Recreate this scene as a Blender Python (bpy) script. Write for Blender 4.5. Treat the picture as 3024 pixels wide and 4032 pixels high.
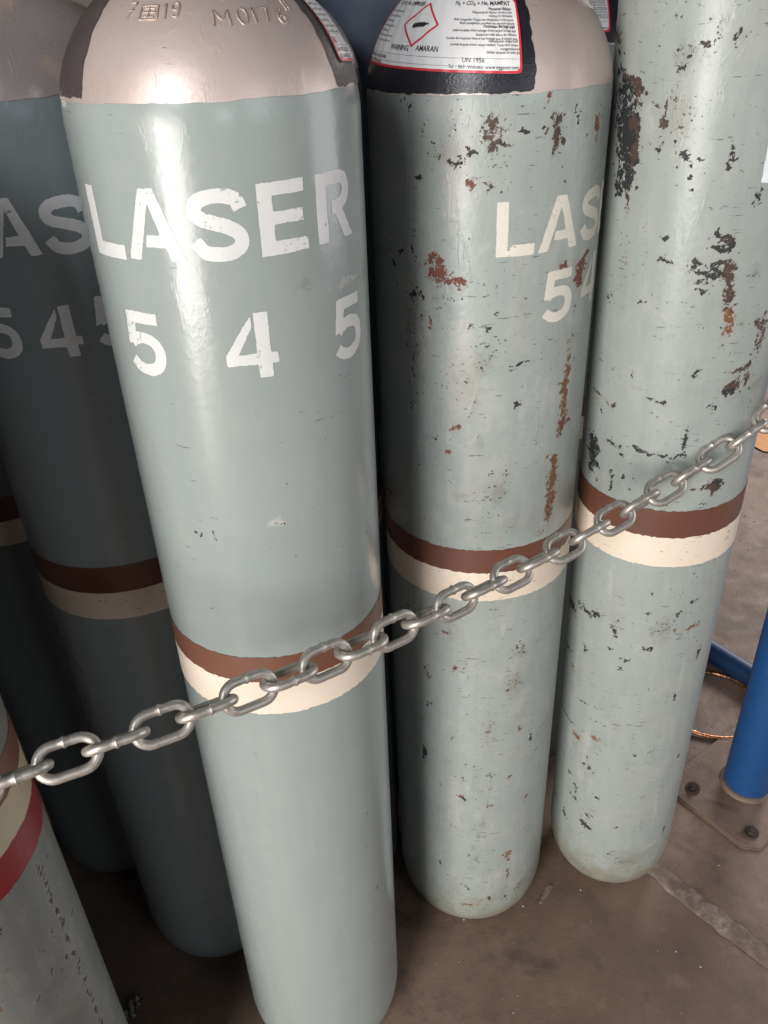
import bpy, bmesh, math, random
import numpy as np
from mathutils import Vector, Matrix

for o in list(bpy.data.objects):
    bpy.data.objects.remove(o)
scene = bpy.context.scene
C = scene.collection
random.seed(4)
R_ = math.radians

# ---------------------------------------------------------------- camera
cam_data = bpy.data.cameras.new('camera')
cam = bpy.data.objects.new('camera', cam_data)
C.objects.link(cam)
_r = Vector((0.9987068, -0.0271864, -0.0429605))
_u = Vector((0.0508400, 0.5340523, 0.8439215))
_f = Vector((0.0, 0.8450142, -0.5347438))
m = Matrix((_r, _u, -_f)).transposed().to_4x4()
m.translation = Vector((0.0, 0.0, 1.3559))
cam.matrix_world = m
cam_data.sensor_fit = 'VERTICAL'
cam_data.sensor_height = 36.0
cam_data.lens = 28.834
cam_data.clip_start = 0.02
cam_data.clip_end = 60
scene.camera = cam

# ---------------------------------------------------------------- world, lamps, exposure
world = bpy.data.worlds.new('World')
scene.world = world
world.use_nodes = True
bg = world.node_tree.nodes['Background']
bg.inputs[0].default_value = (0.60, 0.63, 0.68, 1)
bg.inputs[1].default_value = 0.022

def area(name, loc, target, sx, sy, power, col):
    d = bpy.data.lights.new(name, 'AREA')
    d.shape = 'RECTANGLE'
    d.size = sx
    d.size_y = sy
    d.energy = power
    d.color = col
    o = bpy.data.objects.new(name, d)
    C.objects.link(o)
    o.location = loc
    o.rotation_euler = (Vector(target) - Vector(loc)).to_track_quat('-Z', 'Y').to_euler()
    return o

# tall opening behind the photographer on the left (warm daylight), wide high opening on the right (cool sky),
# low opening at the back right towards the open floor
area('door_opening_left', (-1.80, -2.36, 0.86), (-0.05, 0.85, 0.50), 1.35, 1.72, 118, (1.0, 0.965, 0.91))
area('door_gap_left', (-1.34, -1.12, 0.90), (-0.12, 0.71, 0.70), 0.17, 1.80, 7.5, (1.0, 0.955, 0.89))
area('added_fill_left', (-1.60, -2.75, 3.15), (-0.32, 0.87, 1.30), 1.2, 0.8, 85, (0.92, 0.96, 1.0))  # added high lamp that lifts the upper part of the shaded cylinder
area('door_opening_right', (2.55, -2.25, 2.2), (0.20, 0.85, 1.0), 1.4, 1.7, 19, (0.90, 0.95, 1.0))
area('added_glint_lamp', (0.95, -3.3, 1.85), (0.0, 0.75, 1.2), 0.75, 0.6, 7, (0.86, 0.92, 1.0))  # small lamp added to give the shoulders a cool highlight
area('open_side_right', (3.4, 1.3, 1.25), (0.2, 0.85, 0.7), 2.2, 2.0, 48, (0.97, 0.975, 1.0))
area('opening_back_right', (2.7, 3.7, 1.8), (1.4, 2.5, 0.0), 1.2, 1.2, 88, (1.0, 0.925, 0.87))

vs = scene.view_settings
vs.view_transform = 'Standard'
vs.look = 'None'
vs.exposure = 0.04
vs.gamma = 1.0
vs.use_curve_mapping = False
scene.cycles.use_denoising = True
scene.cycles.max_bounces = 4

# ---------------------------------------------------------------- helpers
def obj(name, me, mat=None, parent=None):
    o = bpy.data.objects.new(name, me)
    C.objects.link(o)
    if mat is not None:
        me.materials.append(mat)
    if parent is not None:
        o.parent = parent
    return o

def empty(name, loc=(0, 0, 0)):
    o = bpy.data.objects.new(name, None)
    o.empty_display_size = 0.05
    C.objects.link(o)
    o.location = loc
    return o

def tag(o, label, cat, group=None):
    o['label'] = label
    o['category'] = cat
    if group:
        o['group'] = group

def np_mesh(name, verts, quads, smooth=True):
    me = bpy.data.meshes.new(name)
    verts = np.asarray(verts, dtype=np.float32)
    quads = np.asarray(quads, dtype=np.int32)
    k = quads.shape[1]
    me.vertices.add(len(verts))
    me.vertices.foreach_set('co', verts.ravel())
    me.loops.add(quads.size)
    me.loops.foreach_set('vertex_index', quads.ravel())
    me.polygons.add(len(quads))
    me.polygons.foreach_set('loop_start', np.arange(0, quads.size, k, dtype=np.int32))
    me.polygons.foreach_set('use_smooth', np.full(len(quads), smooth))
    me.update(calc_edges=True)
    return me

def py_mesh(name, verts, faces, smooth=True):
    me = bpy.data.meshes.new(name)
    me.from_pydata([tuple(v) for v in verts], [], faces)
    me.polygons.foreach_set('use_smooth', np.full(len(me.polygons), smooth))
    me.update()
    return me

def hash2(ix, iy, seed):
    h = np.sin(ix * 127.1 + iy * 311.7 + seed * 74.7) * 43758.5453
    return h - np.floor(h)

def vnoise(x, y, seed=0):
    ix, iy = np.floor(x), np.floor(y)
    fx, fy = x - ix, y - iy
    fx, fy = fx * fx * (3 - 2 * fx), fy * fy * (3 - 2 * fy)
    a = hash2(ix, iy, seed); b = hash2(ix + 1, iy, seed)
    c = hash2(ix, iy + 1, seed); d = hash2(ix + 1, iy + 1, seed)
    return (a * (1 - fx) + b * fx) * (1 - fy) + (c * (1 - fx) + d * fx) * fy - 0.5

def fbm(x, y, seed=0, n=3):
    s, a = 0, 1.0
    for k in range(n):
        s = s + a * vnoise(x * 2 ** k, y * 2 ** k, seed + k)
        a *= 0.5
    return s

# ---------------------------------------------------------------- node helpers
class NT:
    def __init__(self, name):
        self.mat = bpy.data.materials.new(name)
        self.mat.use_nodes = True
        self.t = self.mat.node_tree
        self.bsdf = self.t.nodes['Principled BSDF']
        self.out = self.t.nodes['Material Output']
    def n(self, kind, **kw):
        nd = self.t.nodes.new(kind)
        for k, v in kw.items():
            setattr(nd, k, v)
        return nd
    def link(self, a, b):
        self.t.links.new(a, b)
    def put(self, sock, v):
        if isinstance(v, bpy.types.NodeSocket):
            self.t.links.new(v, sock)
        elif v is not None:
            if isinstance(v, tuple) and len(v) == 3 and sock.type == 'RGBA':
                v = v + (1,)
            sock.default_value = v
    def math(self, op, a, b=None, c=None, clamp=False):
        nd = self.n('ShaderNodeMath', operation=op, use_clamp=clamp)
        for i, v in enumerate((a, b, c)):
            if v is not None:
                self.put(nd.inputs[i], v)
        return nd.outputs[0]
    def mix(self, f, a, b, blend='MIX'):
        nd = self.n('ShaderNodeMix', data_type='RGBA', blend_type=blend)
        self.put(nd.inputs[0], f); self.put(nd.inputs[6], a); self.put(nd.inputs[7], b)
        return nd.outputs[2]
    def step(self, v, lo, hi, a=0.0, b=1.0):
        nd = self.n('ShaderNodeMapRange', interpolation_type='SMOOTHSTEP')
        self.put(nd.inputs[0], v)
        nd.inputs[1].default_value = lo; nd.inputs[2].default_value = hi
        nd.inputs[3].default_value = a; nd.inputs[4].default_value = b
        return nd.outputs[0]
    def coord(self, scale=(1, 1, 1), off=(0, 0, 0), src='Object'):
        tc = self.n('ShaderNodeTexCoord')
        mp = self.n('ShaderNodeMapping')
        mp.inputs['Scale'].default_value = scale
        mp.inputs['Location'].default_value = off
        self.link(tc.outputs[src], mp.inputs[0])
        return mp.outputs[0]
    def noise(self, co, scale, detail=3, rough=0.5, dist=0.0):
        nd = self.n('ShaderNodeTexNoise')
        self.link(co, nd.inputs['Vector'])
        nd.inputs['Scale'].default_value = scale
        nd.inputs['Detail'].default_value = detail
        nd.inputs['Roughness'].default_value = rough
        nd.inputs['Distortion'].default_value = dist
        return nd.outputs['Fac']
    def bump(self, h, strength, dist, normal=None):
        nd = self.n('ShaderNodeBump')
        nd.inputs['Strength'].default_value = strength
        nd.inputs['Distance'].default_value = dist
        self.link(h, nd.inputs['Height'])
        if normal is not None:
            self.link(normal, nd.inputs['Normal'])
        return nd.outputs[0]
    def ramp(self, f, stops):
        nd = self.n('ShaderNodeValToRGB')
        e = nd.color_ramp.elements
        while len(e) < len(stops):
            e.new(0.5)
        for k, (p, col) in enumerate(stops):
            e[k].position = p
            e[k].color = col + (1,)
        self.put(nd.inputs[0], f)
        return nd.outputs[0]

def paint(name, col, seed, chips=0.0, speck=0.0, rough=0.34, metallic=0.0, peel=0.25, mottle=0.12,
          wear=True, scuff=(0.50, 0.47, 0.43), dirt=(0.16, 0.13, 0.10), dirt_amt=0.15, wrinkle=0.0, patchy=0.0, foot=0.0):
    """old enamel over primer and steel: the vertex layer 'wear' says where paint is gone, noise gives it a ragged edge"""
    k = NT(name)
    co = k.coord(off=(seed * 3.1, seed * 1.7, seed * 0.9))
    cs = k.coord(scale=(1, 1, 0.12), off=(seed * 2.3, seed * 0.4, 0))
    ch = k.coord(scale=(0.35, 0.35, 1.0), off=(seed, seed, seed))
    n_f = k.noise(co, 650, 3, 0.6)
    n_m = k.noise(co, 200, 5, 0.68)
    n_l = k.noise(co, 11, 4, 0.55)
    n_s = k.noise(cs, 60, 3, 0.55)
    n_h = k.noise(ch, 150, 3, 0.6)
    edge = k.math('ADD', k.math('MULTIPLY', k.math('SUBTRACT', n_m, 0.5), 1.7),
                  k.math('MULTIPLY', k.math('SUBTRACT', n_f, 0.5), 0.7))
    # base coat with slow mottling and run-down streaks
    v = k.math('ADD', k.math('MULTIPLY', k.math('SUBTRACT', n_l, 0.5), mottle * 1.6),
               k.math('MULTIPLY', k.math('SUBTRACT', n_s, 0.5), mottle))
    v = k.math('ADD', v, 1.0)
    hsv = k.n('ShaderNodeHueSaturation')
    hsv.inputs['Color'].default_value = col + (1,)
    k.link(v, hsv.inputs['Value'])
    base = hsv.outputs[0]
    grime = k.step(k.math('ADD', k.math('MULTIPLY', n_s, 0.5), k.math('MULTIPLY', n_l, 0.5)), 0.48, 0.75)
    if patchy:
        pp = k.math('ADD', k.math('MULTIPLY', k.noise(co, 26, 5, 0.68, 0.5), 0.6), k.math('MULTIPLY', n_s, 0.4))
        base = k.mix(k.math('MULTIPLY', k.step(pp, 0.50, 0.62), patchy), base, scuff)
        base = k.mix(k.math('MULTIPLY', k.step(pp, 0.47, 0.36), patchy * 0.7), base, (col[0] * 0.72, col[1] * 0.74, col[2] * 0.74))
    base = k.mix(k.math('MULTIPLY', grime, dirt_amt), base, dirt)
    if foot:
        sx = k.n('ShaderNodeSeparateXYZ'); tcz = k.n('ShaderNodeTexCoord')
        k.link(tcz.outputs['Object'], sx.inputs[0])
        fz = k.math('ADD', sx.outputs[2], k.math('MULTIPLY', k.math('SUBTRACT', k.noise(co, 34, 5, 0.75), 0.5), 0.26))
        base = k.mix(k.math('MULTIPLY', k.step(fz, 0.13, 0.0), foot), base, (0.225, 0.205, 0.14))
    mask = None
    if wear:
        at = k.n('ShaderNodeAttribute', attribute_name='wear')
        sp = k.n('ShaderNodeSeparateColor')
        k.link(at.outputs['Color'], sp.inputs[0])
        f_chip, f_dark, f_pale = sp.outputs[0], sp.outputs[1], sp.outputs[2]
        f_sp = at.outputs['Alpha']
        pale = k.math('MULTIPLY', k.step(k.math('ADD', f_pale, k.math('MULTIPLY', edge, 0.8)), 0.35, 0.75), 0.55)
        base = k.mix(pale, base, scuff)
        st = k.math('MULTIPLY', k.step(k.math('ADD', f_sp, k.math('MULTIPLY', edge, 0.7)), 0.3, 0.95), 0.34)
        base = k.mix(st, base, dirt)
        # loose speckle chips: random ones over the whole bottle, more where the speckle layer says so
        n_c = k.noise(k.coord(scale=(1, 1, 0.22), off=(seed * 1.3, 0, seed)), 55, 3, 0.6)
        sv = k.math('ADD', k.math('ADD', k.math('MULTIPLY', k.noise(co, 300, 3, 0.6), 0.6), k.math('MULTIPLY', n_h, 0.4)),
                    k.math('MULTIPLY', f_sp, 0.07))
        sv = k.math('ADD', sv, k.math('MULTIPLY', k.math('SUBTRACT', n_c, 0.5), 0.22))
        spk = k.math('MULTIPLY', k.step(sv, 0.720 - speck, 0.745 - speck), k.step(n_f, 0.25, 0.55, 0.45, 1.0))
        chip = k.step(k.math('ADD', f_chip, k.math('MULTIPLY', edge, 0.95)), 0.615, 0.675)
        dk = k.math('ADD', f_dark, k.math('MULTIPLY', k.math('SUBTRACT', n_m, 0.5), 0.5))
        ccol = k.ramp(dk, [(0.0, (0.150, 0.047, 0.034)), (0.28, (0.185, 0.080, 0.036)),
                           (0.6, (0.072, 0.043, 0.034)), (0.95, (0.024, 0.025, 0.025))])
        ccol = k.mix(k.step(n_f, 0.62, 0.78), ccol, (0.16, 0.15, 0.14))
        scol = k.ramp(n_l, [(0.40, (0.060, 0.050, 0.042)), (0.52, (0.05, 0.052, 0.05)), (0.60, (0.16, 0.075, 0.05))])
        halo = k.math('MULTIPLY', k.step(k.math('ADD', f_chip, k.math('MULTIPLY', edge, 0.5)), 0.18, 0.5), 0.20)
        base = k.mix(halo, base, (0.33, 0.29, 0.26))
        base = k.mix(spk, base, scol)
        base = k.mix(chip, base, ccol)
        # thin level scrapes from sliding bottles against each other
        scr = k.math('ADD', k.noise(k.coord(scale=(0.16, 0.16, 1.0), off=(seed, 0, 0)), 330, 3, 0.6), k.math('MULTIPLY', k.math('SUBTRACT', n_l, 0.5), 0.25))
        scr = k.math('MULTIPLY', k.step(scr, 0.735 - speck * 0.8, 0.77 - speck * 0.8), 0.75)
        base = k.mix(scr, base, (0.10, 0.095, 0.085))
        mask = k.math('MAXIMUM', spk, chip)
    k.link(base, k.bsdf.inputs['Base Color'])
    rg = k.math('ADD', k.math('MULTIPLY', k.math('SUBTRACT', n_l, 0.5), 0.25), rough)
    rg = k.math('ADD', rg, k.math('MULTIPLY', k.math('SUBTRACT', n_f, 0.5), 0.10))
    h = k.math('ADD', k.math('MULTIPLY', k.noise(co, 95, 2, 0.5), 0.6), k.math('MULTIPLY', n_f, 0.10))
    if wrinkle:
        wn = k.noise(k.coord(scale=(1, 1, 0.35), off=(seed, 2, 1)), 42, 4, 0.65, 1.2)
        h = k.math('ADD', h, k.math('MULTIPLY', k.step(wn, 0.55, 0.68), wrinkle))
    if mask is not None:
        rg = k.math('ADD', rg, k.math('MULTIPLY', mask, 0.35), clamp=True)
        h = k.math('SUBTRACT', h, k.math('MULTIPLY', mask, 0.9))
        k.link(k.math('MULTIPLY', k.math('SUBTRACT', 1.0, mask), metallic), k.bsdf.inputs['Metallic'])
    else:
        k.bsdf.inputs['Metallic'].default_value = metallic
    k.link(rg, k.bsdf.inputs['Roughness'])
    k.link(k.bump(h, peel, 0.0012), k.bsdf.inputs['Normal'])
    return k.mat

def plain(name, col, rough=0.5, metallic=0.0, var=0.15, scale=40, bump=0.1, bdist=0.001):
    k = NT(name)
    co = k.coord()
    n = k.noise(co, scale, 4, 0.6)
    v = k.math('ADD', k.math('MULTIPLY', k.math('SUBTRACT', n, 0.5), var * 2), 1.0)
    hsv = k.n('ShaderNodeHueSaturation')
    hsv.inputs['Color'].default_value = col + (1,)
    k.link(v, hsv.inputs['Value'])
    k.link(hsv.outputs[0], k.bsdf.inputs['Base Color'])
    k.bsdf.inputs['Metallic'].default_value = metallic
    k.link(k.math('ADD', k.math('MULTIPLY', k.math('SUBTRACT', n, 0.5), 0.2), rough), k.bsdf.inputs['Roughness'])
    if bump:
        k.link(k.bump(k.noise(co, scale * 5, 3, 0.6), bump, bdist), k.bsdf.inputs['Normal'])
    return k.mat

def worn_print(name, col, under, seed, thr=0.66, rough=0.45):
    """stencil paint: thin and patchy, the enamel below shows through in small spots"""
    k = NT(name)
    co = k.coord(off=(seed, seed * 2, 0))
    n1 = k.noise(co, 240, 4, 0.65)
    n2 = k.noise(co, 40, 3, 0.5)
    w = k.step(k.math('ADD', k.math('MULTIPLY', n1, 0.6), k.math('MULTIPLY', n2, 0.4)), thr - 0.05, thr + 0.02)
    v = k.math('ADD', k.math('MULTIPLY', k.math('SUBTRACT', n2, 0.5), 0.22), 1.0)
    hsv = k.n('ShaderNodeHueSaturation')
    hsv.inputs['Color'].default_value = col + (1,)
    k.link(v, hsv.inputs['Value'])
    k.link(k.mix(w, hsv.outputs[0], under), k.bsdf.inputs['Base Color'])
    k.bsdf.inputs['Roughness'].default_value = rough
    k.link(k.bump(k.noise(co, 300, 3, 0.6), 0.15, 0.0006), k.bsdf.inputs['Normal'])
    return k.mat

# ---------------------------------------------------------------- floor and what is set into it
def floor_material():
    k = NT('dirty_concrete')
    co = k.coord()
    n_l = k.noise(co, 2.3, 5, 0.6, 0.4)
    n_m = k.noise(co, 17, 5, 0.65)
    n_f = k.noise(co, 160, 4, 0.65)
    base = k.ramp(n_l, [(0.30, (0.120, 0.076, 0.053)), (0.48, (0.166, 0.108, 0.078)), (0.62, (0.215, 0.144, 0.110)), (0.75, (0.29, 0.205, 0.165))])
    base = k.mix(k.math('MULTIPLY', k.step(n_m, 0.50, 0.68), 0.55), base, (0.09, 0.066, 0.055))
    base = k.mix(k.math('MULTIPLY', k.step(n_m, 0.46, 0.30), 0.30), base, (0.27, 0.20, 0.16))
    n_o = k.noise(k.coord(off=(4, 2, 0)), 4.5, 5, 0.7, 1.0)
    base = k.mix(k.math('MULTIPLY', k.step(n_o, 0.54, 0.66), 0.55), base, (0.062, 0.046, 0.038))
    base = k.mix(k.math('MULTIPLY', k.step(n_f, 0.60, 0.74), 0.22), base, (0.30, 0.24, 0.20))
    base = k.mix(k.math('MULTIPLY', k.step(n_f, 0.40, 0.28), 0.25), base, (0.04, 0.033, 0.03))
    k.link(base, k.bsdf.inputs['Base Color'])
    k.link(k.math('ADD', k.math('MULTIPLY', n_m, 0.35), 0.42), k.bsdf.inputs['Roughness'])
    h = k.math('ADD', k.math('MULTIPLY', n_m, 0.6), k.math('MULTIPLY', n_f, 0.35))
    k.link(k.bump(h, 0.45, 0.005), k.bsdf.inputs['Normal'])
    return k.mat

M_floor = floor_material()
fl = obj('floor', py_mesh('floor', [(-9, -9, 0), (9, -9, 0), (9, 9, 0), (-9, 9, 0)], [(0, 1, 2, 3)], False), M_floor)
fl['kind'] = 'structure'

def strip_mesh(name, p0, p1, w0, w1, n, hgt, seed):
    """a ragged raised strip of filler along p0-p1"""
    p0, p1 = Vector(p0), Vector(p1)
    d = (p1 - p0).normalized()
    s = Vector((-d.y, d.x, 0))
    M_ = 9
    V, F = [], []
    for i in range(n + 1):
        t = i / n
        c = p0.lerp(p1, t)
        w = w0 + (w1 - w0) * t
        for j in range(M_ + 1):
            a = j / M_ * 2 - 1
            e = 1.0 + 0.30 * float(fbm(np.array(t * n * 0.35), np.array(3.0 if a > 0 else 8.0), seed))
            x = c + s * (a * w * 0.5 * e)
            prof = max(0.0, 1 - a ** 4)
            z = 0.0005 + hgt * prof * (0.35 + 1.5 * abs(float(fbm(np.array(t * n * 0.6), np.array(a * 2.5), seed + 5))))
            if j in (0, M_):
                z = -0.002
            V.append((x.x, x.y, z))
    for i in range(n):
        for j in range(M_):
            a = i * (M_ + 1) + j
            F.append((a, a + 1, a + M_ + 2, a + M_ + 1))
    return py_mesh(name, V, F)

def filler_material():
    k = NT('joint_filler')
    co = k.coord()
    n = k.noise(co, 60, 5, 0.7)
    n2 = k.noise(co, 18, 4, 0.6)
    base = k.ramp(k.math('ADD', k.math('MULTIPLY', n, 0.6), k.math('MULTIPLY', n2, 0.4)),
                  [(0.40, (0.135, 0.094, 0.072)), (0.50, (0.185, 0.134, 0.104)), (0.58, (0.26, 0.20, 0.165)), (0.68, (0.44, 0.375, 0.33))])
    k.link(base, k.bsdf.inputs['Base Color'])
    k.bsdf.inputs['Roughness'].default_value = 0.85
    k.link(k.bump(n, 0.6, 0.004), k.bsdf.inputs['Normal'])
    return k.mat

M_filler = filler_material()
obj('joint_filler', strip_mesh('joint_filler', (0.415, 0.945, 0), (0.86, 0.375, 0), 0.040, 0.046, 90, 0.0035, 2), M_filler, fl)
obj('cement_smear', strip_mesh('cement_smear', (0.235, 0.838, 0), (0.262, 0.872, 0), 0.010, 0.012, 14, 0.002, 9), M_filler, fl)

# grit on the floor: too small to pick apart
V, F = [], []
rg = random.Random(11)
for i in range(420):
    x, y = rg.uniform(0.0, 1.5), rg.uniform(0.45, 2.4)
    s = rg.choice((0.0007, 0.0009, 0.0012, 0.0018)) * (1 + 0.4 * y)
    b = len(V)
    for q in range(4):
        a = q * math.pi / 2 + rg.uniform(0, 1)
        V.append((x + s * math.cos(a) * rg.uniform(.6, 1.3), y + s * math.sin(a) * rg.uniform(.6, 1.3), 0.0003))
    V.append((x, y, s * 0.9))
    F += [(b + q, b + (q + 1) % 4, b + 4) for q in range(4)]
gr = obj('floor_grit', py_mesh('floor_grit', V, F, False), plain('pale_grit', (0.36, 0.32, 0.29), 0.8, 0, 0.3, 15, 0), fl)
gr['kind'] = 'stuff'

# flat orange patch far back on the right
V, F = [], []
for i in range(28):
    a = i / 28 * 2 * math.pi
    r = 1 + 0.35 * float(fbm(np.array(i * 0.6), np.array(1.0), 6))
    V.append((1.335 + 0.085 * r * math.cos(a), 2.49 + 0.11 * r * math.sin(a), 0.004))
F.append(tuple(range(28)))
obj('orange_patch', py_mesh('orange_patch', V, F, False), plain('orange_floor_patch', (0.50, 0.22, 0.07), 0.6, 0, 0.4, 60), fl)

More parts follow.
